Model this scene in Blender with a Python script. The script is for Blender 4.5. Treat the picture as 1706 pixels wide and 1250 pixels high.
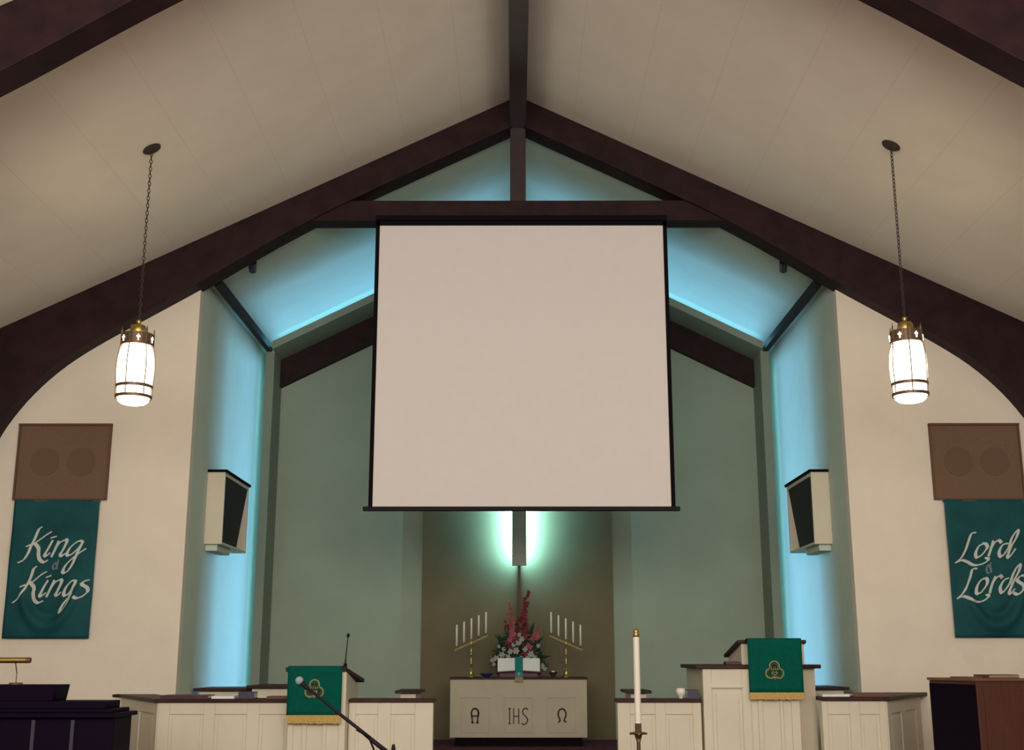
import bpy, bmesh, math, random
from mathutils import Vector, Matrix
random.seed(7)
for o in list(bpy.data.objects): bpy.data.objects.remove(o)
SC = bpy.context.scene
COL = SC.collection
PI = math.pi

# ------------------------------------------------------------------ camera
cam_d = bpy.data.cameras.new('camera'); cam = bpy.data.objects.new('camera', cam_d); COL.objects.link(cam)
cam_d.sensor_width = 36.0; cam_d.lens = 36.0 * 1990 / 1706; cam_d.clip_start = .05; cam_d.clip_end = 200
cam.location = (-0.04, 0, 1.60)
cam.rotation_euler = (PI / 2 + math.atan(473 / 1990), 0, 0.002)
SC.camera = cam

# ------------------------------------------------------------------ exposure, world
SC.view_settings.view_transform = 'Standard'
SC.view_settings.look = 'None'
SC.view_settings.gamma = 1.0
SC.view_settings.use_curve_mapping = False
SC.view_settings.exposure = 0.0
try:
    SC.cycles.use_denoising = True
    SC.cycles.max_bounces = 10
    SC.cycles.diffuse_bounces = 6
    SC.cycles.sample_clamp_indirect = 4.0
except Exception:
    pass
w = bpy.data.worlds.new('world'); SC.world = w; w.use_nodes = True
bg = w.node_tree.nodes['Background']
bg.inputs[0].default_value = (1.0, 0.9, 0.74, 1)
bg.inputs[1].default_value = 0.30

def area(name, loc, direction, sx, sy, power, color, spread=180, roll=None):
    d = bpy.data.lights.new(name, 'AREA'); d.shape = 'RECTANGLE'; d.size = sx; d.size_y = sy
    d.energy = power; d.color = color; d.spread = math.radians(spread)
    o = bpy.data.objects.new(name, d); COL.objects.link(o); o.location = loc
    z = -Vector(direction).normalized()          # light shines along local -Z
    up = Vector(roll if roll else (0, 0, 1))      # local Y axis direction
    y = (up - z * up.dot(z)).normalized(); x = y.cross(z)
    m = Matrix((x, y, z)).transposed().to_4x4(); m.translation = Vector(loc)
    o.matrix_world = m
    return o

WARM = (1.0, 0.83, 0.60)
# broad fill light added behind the camera, standing in for unseen rear lamps
area('nave_rear_fill', (0, -2.2, 4.2), (0, 1, 0.02), 9, 3.2, 910, (1.0, 0.93, 0.83))
BLUE = (0.24, 0.68, 1.0)
for s in (-1, 1):
    # upright cove tubes behind the baffle walls, washing the side walls of the chancel
    area('cove_tube_light', (s * 3.262, 16.75, 3.0), (0, -1, 0), 0.03, 5.0, 43, BLUE, 17)
    # sloping cove tubes above the baffle ceiling
    cz = 7.17 - .5 * 1.62 + .035
    area('cove_tube_light', (s * 1.62, 16.75, cz), (0, -1, 0), 0.03, 3.5, 33, BLUE, 17, roll=(s, 0, -.5))
# tubes behind the cross
area('cross_tube_light', (0.022, 15.62, 3.62), (0, 1, 0), 0.07, 1.45, 105, (0.30, 0.84, 1.0), 175)

# ------------------------------------------------------------------ materials
def mat(name, col, rough=.6, metal=0.0, noise=0.0, scale=8.0, bump=0.0, bscale=60.0, emit=None, es=0.0, stretch=(1, 1, 1), col2=None, spec=None, seams=None, trans=0):
    m = bpy.data.materials.new(name); m.use_nodes = True
    nt = m.node_tree; b = nt.nodes['Principled BSDF']
    c = (*col, 1)
    b.inputs['Base Color'].default_value = c
    b.inputs['Roughness'].default_value = rough
    b.inputs['Metallic'].default_value = metal
    if spec is not None: b.inputs['Specular IOR Level'].default_value = spec
    if trans: b.inputs['Transmission Weight'].default_value = trans
    tc = nt.nodes.new('ShaderNodeTexCoord'); mp = nt.nodes.new('ShaderNodeMapping')
    nt.links.new(tc.outputs['Object'], mp.inputs[0]); mp.inputs['Scale'].default_value = stretch
    last = None
    if noise or col2:
        n = nt.nodes.new('ShaderNodeTexNoise'); n.inputs['Scale'].default_value = scale; n.inputs['Detail'].default_value = 4
        nt.links.new(mp.outputs[0], n.inputs['Vector'])
        r = nt.nodes.new('ShaderNodeValToRGB')
        r.color_ramp.elements[0].position = .3; r.color_ramp.elements[1].position = .7
        a = tuple(max(0, v * (1 - noise)) for v in col); z = tuple(min(1, v * (1 + noise)) for v in (col2 or col))
        r.color_ramp.elements[0].color = (*a, 1); r.color_ramp.elements[1].color = (*z, 1)
        nt.links.new(n.outputs['Fac'], r.inputs[0]); last = r.outputs[0]
        nt.links.new(last, b.inputs['Base Color'])
    if bump:
        n2 = nt.nodes.new('ShaderNodeTexNoise'); n2.inputs['Scale'].default_value = bscale; n2.inputs['Detail'].default_value = 5
        nt.links.new(mp.outputs[0], n2.inputs['Vector'])
        bp = nt.nodes.new('ShaderNodeBump'); bp.inputs['Strength'].default_value = bump; bp.inputs['Distance'].default_value = .01
        nt.links.new(n2.outputs['Fac'], bp.inputs['Height']); nt.links.new(bp.outputs[0], b.inputs['Normal'])
    if seams:
        # planks running with the slope: seams every seams metres along the given axis
        axis, pitch = seams
        sx = nt.nodes.new('ShaderNodeSeparateXYZ'); nt.links.new(tc.outputs['Object'], sx.inputs[0])
        dv = nt.nodes.new('ShaderNodeMath'); dv.operation = 'DIVIDE'; dv.inputs[1].default_value = pitch
        nt.links.new(sx.outputs[axis], dv.inputs[0])
        fr = nt.nodes.new('ShaderNodeMath'); fr.operation = 'FRACT'; nt.links.new(dv.outputs[0], fr.inputs[0])
        lt = nt.nodes.new('ShaderNodeMath'); lt.operation = 'LESS_THAN'; lt.inputs[1].default_value = .016
        nt.links.new(fr.outputs[0], lt.inputs[0])
        mx = nt.nodes.new('ShaderNodeMix'); mx.data_type = 'RGBA'
        if last is not None: nt.links.new(last, mx.inputs[6])
        else: mx.inputs[6].default_value = c
        mx.inputs[7].default_value = (col[0] * .93, col[1] * .93, col[2] * .93, 1)
        nt.links.new(lt.outputs[0], mx.inputs[0]); nt.links.new(mx.outputs[2], b.inputs['Base Color'])
    if emit:
        b.inputs['Emission Color'].default_value = (*emit, 1); b.inputs['Emission Strength'].default_value = es
    return m

M = {}
M['cream'] = mat('cream_wall_paint', (.79, .715, .605), .85, noise=.03, scale=3, bump=.12, bscale=90)
M['ceil'] = mat('ceiling_board', (.82, .79, .69), .9, noise=.03, scale=2.2, bump=.15, bscale=70, seams=(0, .61))
M['bluepaint'] = mat('pale_green_grey_paint', (.60, .67, .58), .85, noise=.03, scale=3, bump=.08)
M['blueceil'] = mat('pale_green_grey_ceiling', (.56, .63, .54), .85, noise=.03, scale=3, bump=.08)
M['back'] = mat('grey_green_back_wall', (.345, .40, .315), .9, noise=.05, scale=2, bump=.1)
M['varnish'] = mat('varnished_dark_timber', (.026, .010, .012), .34, spec=.6, noise=.3, scale=5)
M['baffle'] = mat('grey_olive_baffle_paint', (.25, .27, .205), .9, noise=.04, scale=2)
M['brownpanel'] = mat('brown_reredos_panel', (.16, .125, .065), .8, noise=.08, scale=2.5, bump=.1)
M['timber'] = mat('dark_stained_timber', (.022, .0075, .0095), .62, spec=.2, noise=.35, scale=5, stretch=(1, 1, 1), bump=.15, bscale=30)
M['rail'] = mat('cream_white_joinery', (.68, .63, .50), .5, spec=.2, noise=.03, scale=4)
M['cap'] = mat('dark_walnut_cap', (.045, .018, .016), .5, spec=.15, noise=.3, scale=9, stretch=(1, 6, 1))
M['carpet'] = mat('maroon_carpet', (.085, .008, .028), .97, noise=.25, scale=60, bump=.5, bscale=200)
M['floor'] = mat('nave_carpet', (.10, .02, .035), .97, noise=.2, scale=50, bump=.4, bscale=200)
M['screen'] = mat('matte_white_screen', (.735, .69, .67), .9, noise=.01)
M['black'] = mat('black_vinyl', (.008, .006, .008), .9, spec=.05)
M['blackmetal'] = mat('black_metal', (.010, .006, .010), .6, spec=.15)
M['grille'] = mat('dark_speaker_cloth', (.022, .022, .024), .95, noise=.3, scale=200)
M['brgrille'] = mat('brown_speaker_cloth', (.165, .098, .062), .95, noise=.12, scale=120, bump=.2, bscale=300)
M['cone'] = mat('brown_speaker_cone', (.135, .080, .050), .9)
M['banner'] = mat('teal_satin', (.006, .070, .080), .65, spec=.2, noise=.2, scale=4, bump=.1, bscale=8)
M['letter'] = mat('silver_white_lettering', (.56, .60, .57), .6)
M['letter2'] = mat('dull_grey_lettering', (.14, .20, .22), .6)
M['parament'] = mat('emerald_green_cloth', (.001, .085, .062), .85, spec=.08, noise=.1, scale=30)
M['fringe'] = mat('gold_fringe', (.50, .33, .09), .7, noise=.3, scale=90, stretch=(4, 4, .3))
M['gold'] = mat('gold_thread', (.72, .66, .30), .5)
M['goldin'] = mat('olive_gold_thread', (.16, .20, .07), .6)
M['brass'] = mat('polished_brass', (.48, .36, .11), .38, metal=1.0)
M['oldbrass'] = mat('antique_brass', (.16, .10, .06), .45, metal=.6)
M['wax'] = mat('white_wax', (.82, .76, .68), .5)
M['glassglow'] = mat('lit_opal_glass', (.9, .85, .75), .3, emit=(1.0, .86, .64), es=7.0)
M['altar'] = mat('altar_front_paint', (.46, .40, .30), .6, noise=.04, scale=5)
M['ink'] = mat('dark_brown_inlay', (.03, .018, .016), .6)
M['page'] = mat('paper_pages', (.78, .80, .76), .8)
M['sheet'] = mat('cream_music_sheet', (.60, .54, .47), .8)
M['teal'] = mat('teal_ribbon', (.006, .17, .16), .6)
M['tab'] = mat('tan_cloth_end', (.30, .23, .15), .8)
M['leaf'] = mat('dark_green_leaf', (.018, .045, .022), .6, noise=.4, scale=20)
M['pink'] = mat('pink_gladiolus', (.36, .10, .12), .6, noise=.2, scale=30)
M['red'] = mat('red_gladiolus', (.20, .030, .045), .6, noise=.3, scale=30)
M['white_fl'] = mat('white_petals', (.36, .38, .33), .6)
M['organ'] = mat('dark_ebony_finish', (.005, .0015, .010), .6, spec=.06)
M['strip'] = mat('grey_edge_strip', (.028, .026, .045), .4)
M['mahog'] = mat('red_mahogany', (.085, .030, .022), .55, spec=.25, noise=.12, scale=5, stretch=(6, 6, 1))
M['mahogtop'] = mat('mahogany_top', (.17, .08, .06), .3)
M['bookdark'] = mat('dark_maroon_book_cover', (.055, .010, .022), .5)
M['bookblue'] = mat('dark_violet_book_cover', (.035, .025, .06), .5)
M['booktan'] = mat('brown_book_cover', (.12, .05, .03), .6)
M['whiteplastic'] = mat('white_glazed_cup', (.85, .80, .75), .3)
M['bluedish'] = mat('blue_glass', (.03, .03, .16), .15)
M['foam'] = mat('grey_foam_windscreen', (.20, .23, .27), .9, noise=.2, scale=100)
M['dullbrass'] = mat('satin_brass', (.30, .22, .09), .7, metal=.3)
M['chain'] = mat('dark_bronze', (.05, .032, .028), .6, metal=.3)
M['cross'] = mat('grey_white_cross', (.46, .47, .43), .6)

# ------------------------------------------------------------------ mesh helpers
class MB:
    def __init__(s): s.bm = bmesh.new()
    def quad(s, pts):
        vs = [s.bm.verts.new(p) for p in pts]; return s.bm.faces.new(vs)
    def box(s, x0, x1, y0, y1, z0, z1):
        v = [s.bm.verts.new(p) for p in ((x0,y0,z0),(x1,y0,z0),(x1,y1,z0),(x0,y1,z0),(x0,y0,z1),(x1,y0,z1),(x1,y1,z1),(x0,y1,z1))]
        for f in ((0,3,2,1),(4,5,6,7),(0,1,5,4),(1,2,6,5),(2,3,7,6),(3,0,4,7)): s.bm.faces.new([v[i] for i in f])
        return s
    def prism(s, a, b):
        """a, b: matching point rings in space"""
        n = len(a); va = [s.bm.verts.new(p) for p in a]; vb = [s.bm.verts.new(p) for p in b]
        s.bm.faces.new(va[::-1]); s.bm.faces.new(vb)
        for i in range(n):
            j = (i + 1) % n; s.bm.faces.new([va[i], va[j], vb[j], vb[i]])
        return s
    def slab(s, poly, z0, z1): return s.prism([(x, y, z0) for x, y in poly], [(x, y, z1) for x, y in poly])
    def wall(s, poly, y0, y1): return s.prism([(x, y0, z) for x, z in poly], [(x, y1, z) for x, z in poly])
    def tube(s, pts, r, n=10, caps=True):
        pts = [Vector(p) for p in pts]; rr = r if isinstance(r, (list, tuple)) else [r] * len(pts)
        rings = []; ref = None
        for i, p in enumerate(pts):
            d = (pts[min(i + 1, len(pts) - 1)] - pts[max(i - 1, 0)]).normalized()
            if ref is None:
                ref = Vector((0, 0, 1)) if abs(d.z) < .9 else Vector((1, 0, 0))
            u = (ref - d * ref.dot(d)).normalized(); v = d.cross(u); ref = u
            rings.append([s.bm.verts.new(p + (u * math.cos(2*PI*k/n) + v * math.sin(2*PI*k/n)) * rr[i]) for k in range(n)])
        for a, b in zip(rings, rings[1:]):
            for k in range(n): s.bm.faces.new([a[k], a[(k+1)%n], b[(k+1)%n], b[k]])
        if caps: s.bm.faces.new(rings[0][::-1]); s.bm.faces.new(rings[-1])
        return s
    def lathe(s, prof, c=(0, 0), n=24, squash=1):
        rings = []
        for r, z in prof:
            if r < 1e-5: rings.append([s.bm.verts.new((c[0], c[1], z))])
            else: rings.append([s.bm.verts.new((c[0] + r*math.cos(2*PI*k/n), c[1] + r*squash*math.sin(2*PI*k/n), z)) for k in range(n)])
        for a, b in zip(rings, rings[1:]):
            for k in range(n):
                k2 = (k + 1) % n
                if len(a) == 1 and len(b) == 1: continue
                if len(a) == 1: s.bm.faces.new([a[0], b[k2], b[k]])
                elif len(b) == 1: s.bm.faces.new([a[k], a[k2], b[0]])
                else: s.bm.faces.new([a[k], a[k2], b[k2], b[k]])
        return s
    def ball(s, c, r, n=10, sc=(1, 1, 1)):
        m = Matrix.Translation(c) @ Matrix.Diagonal((sc[0], sc[1], sc[2], 1))
        bmesh.ops.create_uvsphere(s.bm, u_segments=n, v_segments=max(5, n // 2 + 1), radius=r, matrix=m); return s
    def torus(s, c, R, r, M3, n=12, m=5, sx=1.0):
        c = Vector(c); rings = []
        for i in range(n):
            a = 2*PI*i/n; d = Vector((math.cos(a)*sx, math.sin(a), 0)); ring = []
            for k in range(m):
                b = 2*PI*k/m
                ring.append(s.bm.verts.new(c + M3 @ (d*R + d.normalized()*r*math.cos(b) + Vector((0, 0, r*math.sin(b))))))
            rings.append(ring)
        for i in range(n):
            a, b = rings[i], rings[(i+1) % n]
            for k in range(m): s.bm.faces.new([a[k], b[k], b[(k+1)%m], a[(k+1)%m]])
        return s
    def build(s, name, m, parent=None, bevel=0, smooth=False, label=None):
        bmesh.ops.recalc_face_normals(s.bm, faces=s.bm.faces)
        me = bpy.data.meshes.new(name); s.bm.to_mesh(me); s.bm.free(); me.materials.append(M[m])
        o = bpy.data.objects.new(name, me); COL.objects.link(o)
        if smooth:
            for p in me.polygons: p.use_smooth = True
        if bevel:
            md = o.modifiers.new('bevel', 'BEVEL'); md.width = bevel; md.segments = 2; md.limit_method = 'ANGLE'
        if parent is not None:
            o.parent = parent
            world = Matrix.Identity(4); p = parent
            while p is not None: world = p.matrix_parent_inverse @ p.matrix_basis @ world; p = p.parent
            o.matrix_parent_inverse = world.inverted()
        if label: o['label'] = label
        return o

def thing(name, label, cat, loc=(0, 0, 0), group=None):
    o = bpy.data.objects.new(name, None); COL.objects.link(o); o.location = loc; o.empty_display_size = .1
    o['label'] = label; o['category'] = cat
    if group: o['group'] = group
    return o
def tag(o, label, cat, group=None):
    o['label'] = label; o['category'] = cat
    if group: o['group'] = group
    return o
def struct(o, label=None):
    o['kind'] = 'structure'
    if label: o['label'] = label
    return o

def smooth_pts(pts, sub=5):
    """Catmull-Rom through 2-D points"""
    if len(pts) < 3: return pts
    P = [pts[0]] + list(pts) + [pts[-1]]; out = []
    for i in range(1, len(P) - 2):
        p0, p1, p2, p3 = P[i-1], P[i], P[i+1], P[i+2]
        for k in range(sub):
            t = k / sub
            out.append(tuple(.5*((2*p1[j]) + (-p0[j]+p2[j])*t + (2*p0[j]-5*p1[j]+4*p2[j]-p3[j])*t*t + (-p0[j]+3*p1[j]-3*p2[j]+p3[j])*t**3) for j in (0, 1)))
    out.append(pts[-1]); return out
def lettering(mb, strokes, ox, y, oz, nib=(.013, .0075), mn=.0045, thick=.004, smooth=True):
    """broad-nib strokes on a plane facing -Y; each link is a thin solid hull"""
    for st in strokes:
        pts = smooth_pts(st) if smooth else st
        for (x0, z0), (x1, z1) in zip(pts, pts[1:]):
            dx, dz = x1-x0, z1-z0; L = math.hypot(dx, dz)
            if L < 1e-6: continue
            nx, nz = -dz/L, dx/L
            h = abs(nib[0]*nx + nib[1]*nz); h = max(h, mn)
            ex, ez = dx/L*h*.45, dz/L*h*.45
            a = [(x0-ex+nx*h, z0-ez+nz*h), (x0-ex-nx*h, z0-ez-nz*h), (x1+ex-nx*h, z1+ez-nz*h), (x1+ex+nx*h, z1+ez+nz*h)]
            yy = (lambda p, q: y(ox+p, oz+q)) if callable(y) else (lambda p, q: y)
            mb.prism([(ox+p, yy(p, q), oz+q) for p, q in a], [(ox+p, yy(p, q)+thick, oz+q) for p, q in a])
    return mb
# broad-nib stroke paths of the two banners, metres on the cloth
KING = [[(-0.128,0.42),(-0.16,0.389),(-0.191,0.295),(-0.223,0.216),(-0.241,0.154),(-0.281,0.084),(-0.337,0.053)],[(-0.024,0.369),(-0.069,0.342),(-0.121,0.302),(-0.172,0.263),(-0.202,0.24)],[(-0.183,0.248),(-0.143,0.201),(-0.137,0.138),(-0.117,0.084),(-0.075,0.06),(-0.038,0.08)],[(-0.268,0.218),(-0.222,0.24)],[(-0.005,0.279),(-0.034,0.216),(-0.071,0.138),(-0.057,0.123),(-0.021,0.154)],[(-0.027,0.306),(0.031,0.322)],[(0.059,0.271),(0.031,0.193),(-0.002,0.115)],[(0.031,0.193),(0.072,0.255),(0.133,0.287),(0.143,0.263),(0.117,0.193),(0.09,0.138),(0.108,0.123),(0.137,0.146)],[(0.307,0.271),(0.26,0.271),(0.194,0.216),(0.16,0.154),(0.17,0.127),(0.215,0.146),(0.28,0.216),(0.311,0.271)],[(0.308,0.263),(0.262,0.154),(0.224,0.045),(0.183,-0.025),(0.146,-0.048),(0.129,-0.033),(0.155,0.029),(0.219,0.099),(0.285,0.154),(0.345,0.197)],[(-0.142,0.018),(-0.171,-0.009),(-0.194,-0.094),(-0.226,-0.172),(-0.266,-0.249),(-0.306,-0.31),(-0.353,-0.348)],[(-0.039,-0.036),(-0.087,-0.064),(-0.131,-0.102),(-0.174,-0.141),(-0.196,-0.156)],[(-0.202,-0.141),(-0.154,-0.195),(-0.156,-0.256),(-0.142,-0.318),(-0.1,-0.348),(-0.052,-0.329)],[(-0.288,-0.19),(-0.24,-0.168)],[(-0.019,-0.125),(-0.053,-0.187),(-0.085,-0.264),(-0.075,-0.283),(-0.032,-0.249)],[(-0.038,-0.094),(0.011,-0.075)],[(0.047,-0.125),(0.012,-0.21),(-0.02,-0.287)],[(0.012,-0.21),(0.06,-0.141),(0.113,-0.118),(0.123,-0.141),(0.097,-0.21),(0.075,-0.264),(0.095,-0.272),(0.124,-0.241)],[(0.266,-0.125),(0.224,-0.133),(0.174,-0.195),(0.156,-0.256),(0.173,-0.275),(0.21,-0.249),(0.258,-0.172),(0.27,-0.125)],[(0.267,-0.133),(0.226,-0.249),(0.195,-0.348),(0.147,-0.425),(0.122,-0.444),(0.13,-0.402),(0.178,-0.325),(0.242,-0.256)],[(0.406,-0.118),(0.356,-0.133),(0.335,-0.164),(0.385,-0.195),(0.396,-0.233),(0.353,-0.279),(0.3,-0.302),(0.268,-0.291)]]
KING_OF = [[(0.043,0.053),(0.022,0.022),(0.033,-0.009),(0.056,-0.002),(0.061,0.029),(0.043,0.053)],[(0.076,0.084),(0.067,0.045),(0.064,-0.009)]]
LORD = [[(-0.168,0.361),(-0.216,0.346),(-0.254,0.271),(-0.293,0.185),(-0.348,0.1),(-0.411,0.049)],[(-0.407,0.053),(-0.342,0.076),(-0.289,0.061),(-0.229,0.03),(-0.158,0.034),(-0.093,0.061),(-0.07,0.092),(-0.097,0.1)],[(-0.091,0.248),(-0.148,0.224),(-0.19,0.154),(-0.186,0.107),(-0.133,0.131),(-0.072,0.201),(-0.076,0.24),(-0.107,0.248)],[(-0.002,0.271),(-0.033,0.193),(-0.063,0.123)],[(-0.033,0.193),(0.012,0.256),(0.053,0.279),(0.075,0.26)],[(0.145,0.248),(0.088,0.232),(0.046,0.162),(0.054,0.115),(0.095,0.139),(0.149,0.209)],[(0.149,0.209),(0.189,0.303),(0.244,0.373),(0.263,0.373),(0.237,0.31),(0.173,0.217),(0.129,0.123),(0.139,0.107),(0.183,0.154),(0.214,0.193)],[(-0.193,-0.005),(-0.241,-0.017),(-0.271,-0.094),(-0.309,-0.171),(-0.363,-0.256),(-0.422,-0.309)],[(-0.418,-0.306),(-0.358,-0.286),(-0.298,-0.309),(-0.238,-0.336),(-0.176,-0.336),(-0.118,-0.306),(-0.096,-0.275),(-0.123,-0.271)],[(-0.108,-0.102),(-0.164,-0.125),(-0.21,-0.194),(-0.215,-0.256),(-0.167,-0.24),(-0.105,-0.164),(-0.1,-0.11),(-0.131,-0.106)],[(-0.012,-0.086),(-0.051,-0.164),(-0.082,-0.248)],[(-0.051,-0.164),(-0.006,-0.102),(0.035,-0.079),(0.053,-0.094)],[(0.119,-0.102),(0.07,-0.125),(0.028,-0.194),(0.035,-0.248),(0.077,-0.217),(0.13,-0.148)],[(0.13,-0.148),(0.17,-0.056),(0.216,0.014),(0.245,0.03),(0.227,-0.032),(0.162,-0.14),(0.114,-0.24),(0.128,-0.256),(0.171,-0.21)],[(0.293,-0.083),(0.246,-0.079),(0.203,-0.125),(0.253,-0.171),(0.248,-0.217),(0.197,-0.263),(0.159,-0.252)]]
LORD_OF = [[(-0.076,0.03),(-0.094,-0.001),(-0.091,-0.048),(-0.063,-0.044),(-0.052,-0.009),(-0.076,0.03)],[(-0.046,0.053),(-0.058,0.014),(-0.051,-0.04)]]
# ------------------------------------------------------------------ the room
RS = .487                                    # nave roof slope
def roof(x): return 7.66 - RS * abs(x)
YF, YB = 12.35, 15.9                         # front wall of the nave, back wall of the chancel
XB, XI = 3.43, 3.22                          # chancel side walls, baffle walls of the coves
XN = 6.35                                    # nave side walls
def cz_(x): return 7.36 - .5 * abs(x)        # chancel ceiling
def bz_(x): return 7.17 - .5 * abs(x)        # baffle ceiling

struct(MB().box(-XN, XN, -3, 10.2, -.12, 0).build('floor_nave', 'floor'))
struct(MB().box(-XN, XN, 10.2, 10.5, -.12, .18).box(-XN, XN, 10.5, 16.1, -.12, .35).build('floor_chancel', 'carpet'))
struct(MB().box(-1.5, 1.5, 13.75, 15.84, .35, .52).box(-1.3, 1.3, 14.1, 15.84, .52, .60).build('floor_altar_platform', 'carpet'))
for s, nm in ((-1, 'left'), (1, 'right')):
    poly = [(s*XB, .0), (s*XN, .0), (s*XN, roof(XN)), (s*XB, roof(XB))]
    struct(MB().wall(poly, YF, YF+.12).build('wall_front_' + nm, 'cream'))
    struct(MB().box(*sorted((s*XN, s*(XN+.12))), -3, YF+.12, 0, roof(XN)).build('wall_nave_' + nm, 'cream'))
    struct(MB().box(*sorted((s*XB, s*(XB+.12))), YF+.12, 17.1, 0, cz_(XB)).build('wall_chancel_' + nm, 'bluepaint'))
    # baffle wall hiding the upright cove tubes
    struct(MB().box(*sorted((s*XI, s*(XI+.02))), 15.35, 17.0, .35, bz_(XI)).box(*sorted((s*(XI+.02), s*3.332)), 15.35, 15.37, .35, bz_(XI)+.06).build('wall_baffle_' + nm, 'baffle'))
    # sloping ceilings
    a = [(0, 7.66), (s*6.5, roof(6.5)), (s*6.5, roof(6.5)+.12), (0, 7.78)]
    struct(MB().wall(a, -3, YF+.12).build('ceiling_nave_' + nm, 'ceil'))
    a = [(0, cz_(0)), (s*3.6, cz_(3.6)), (s*3.6, cz_(3.6)+.1), (0, cz_(0)+.1)]
    struct(MB().wall(a, YF+.12, 17.1).build('ceiling_chancel_' + nm, 'blueceil'))
    a = [(0, bz_(0)), (s*XI, bz_(XI)), (s*XI, bz_(XI)+.012), (0, bz_(0)+.012)]
    b_ = [(0, bz_(0)), (s*XI, bz_(XI)), (s*XI, bz_(XI)+.106), (0, bz_(0)+.106)]
    struct(MB().wall(a, 15.2, 17.0).wall(b_, 15.18, 15.2).build('ceiling_baffle_' + nm, 'baffle'))
    # gable infill between the nave roof and the chancel ceiling
    a = [(0, cz_(0)), (s*XB, cz_(XB)), (s*XB, roof(XB)), (0, roof(0))]
    struct(MB().wall(a, YF+.0, YF+.12).build('wall_gable_' + nm, 'cream'))
    # timber strips along the eaves of the chancel
    struct(MB().box(*sorted((s*3.255, s*3.325)), 12.5, YB, 5.57, 5.66).build('trim_eaves_' + nm, 'timber'))
    # back wall beam
    a = [(0, bz_(0)), (s*XI, bz_(XI)), (s*XI, bz_(XI)-.37), (0, bz_(0)-.37)]
    struct(MB().wall(a, YB-.12, YB).build('trim_back_beam_' + nm, 'timber'))
struct(MB().wall([(-XI, 0), (XI, 0), (XI, bz_(XI)), (0, bz_(0)), (-XI, bz_(XI))], YB, YB+.15).build('wall_back', 'back'))
struct(MB().wall([(-3.6, 0), (3.6, 0), (3.6, 5.6), (0, 7.4), (-3.6, 5.6)], 17.0, 17.1).build('wall_cove_end', 'back'))
struct(MB().box(-1.25, 1.25, YB-.05, YB, .35, 5.9).build('wall_centre_panel', 'brownpanel', bevel=.004))
struct(MB().box(-.09, .09, -3, 12.25, 7.30, 7.60).build('trim_ridge_beam', 'varnish'))

# ------------------------------------------------------------------ laminated timber arches
INNER = [(0, 7.33), (1.0, 6.84), (1.9, 6.39), (2.6, 6.00), (3.4, 5.50), (4.1, 5.09), (4.5, 4.85), (4.8, 4.64), (5.05, 4.41), (5.25, 4.17), (5.42, 3.90), (5.55, 3.58), (5.63, 3.2), (5.67, 2.7), (5.69, 0.0)]
OUTER = [(6.3, 0), (6.3, 3.8), (6.3, roof(6.3)), (5.0, roof(5.0)), (3.0, roof(3.0)), (0, 7.66)]
def arch(y0, y1, label, tie):
    t = thing('timber_arch', label, 'arch', (0, y0, 0), 'dark timber arches')
    for s in (-1, 1):
        MB().wall([(s*x, z) for x, z in smooth_pts(INNER, 3) + OUTER], y0, y1).build('rafter', 'timber', t, bevel=.006)
    if tie:
        MB().wall([(-2.36, 6.21), (2.36, 6.21), (1.95, 6.44), (-1.95, 6.44)], y0+.03, y1-.02).build('tie_beam', 'timber', t, bevel=.006)
        MB().box(-.085, .085, y0+.05, y1-.05, 6.43, 7.36).build('king_post', 'varnish', t, bevel=.004)
    return t
arch(12.14, YF+.08, 'dark brown timber chancel arch with tie beam and short king post', True)
arch(7.33, 7.60, 'nearer dark timber arch crossing only the top corners of the nave ceiling', False)

# small spotlights on the back of the chancel arch
for s, nm in ((-1, 'left'), (1, 'right')):
    t = thing('spotlight', 'small grey spotlight peeping below the %s half of the chancel arch' % nm, 'spotlight', (s*2.93, 12.52, 5.9), 'arch spotlights')
    MB().tube([(s*2.93, 12.54, 5.86), (s*2.95, 12.66, 5.80)], [.045, .040], 14).build('lamp_head', 'strip', t, smooth=False)
    MB().box(s*2.93-.015, s*2.93+.015, 12.49, 12.53, 5.86, cz_(2.9)).build('bracket', 'blackmetal', t)

# ------------------------------------------------------------------ projection screen
t = thing('projection_screen', 'large blank square projection screen with black borders hanging from the tie beam', 'projection screen', (0.035, 12.0, 6.2))
MB().box(-1.475, 1.545, 11.995, 12.002, 3.09, 6.09).build('screen_surface', 'screen', t)
for s, x in ((-1, -1.49), (1, 1.56)):
    MB().box(x-.021 + (0.0), x+.021, 11.99, 12.006, 3.07, 6.13).build('side_border', 'black', t)
MB().box(-1.511, 1.581, 11.99, 12.006, 6.085, 6.135).build('top_border', 'black', t)
MB().box(-1.565, 1.625, 11.975, 12.02, 3.045, 3.09).build('bottom_bar', 'blackmetal', t, bevel=.008)
MB().box(-1.511, 1.581, 11.95, 12.05, 6.135, 6.19).build('roller_case', 'black', t, bevel=.01)
for x in (-1.2, 1.27): MB().box(x-.03, x+.03, 12.03, 12.19, 6.17, 6.2095).build('hanging_bracket', 'black', t)

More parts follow.
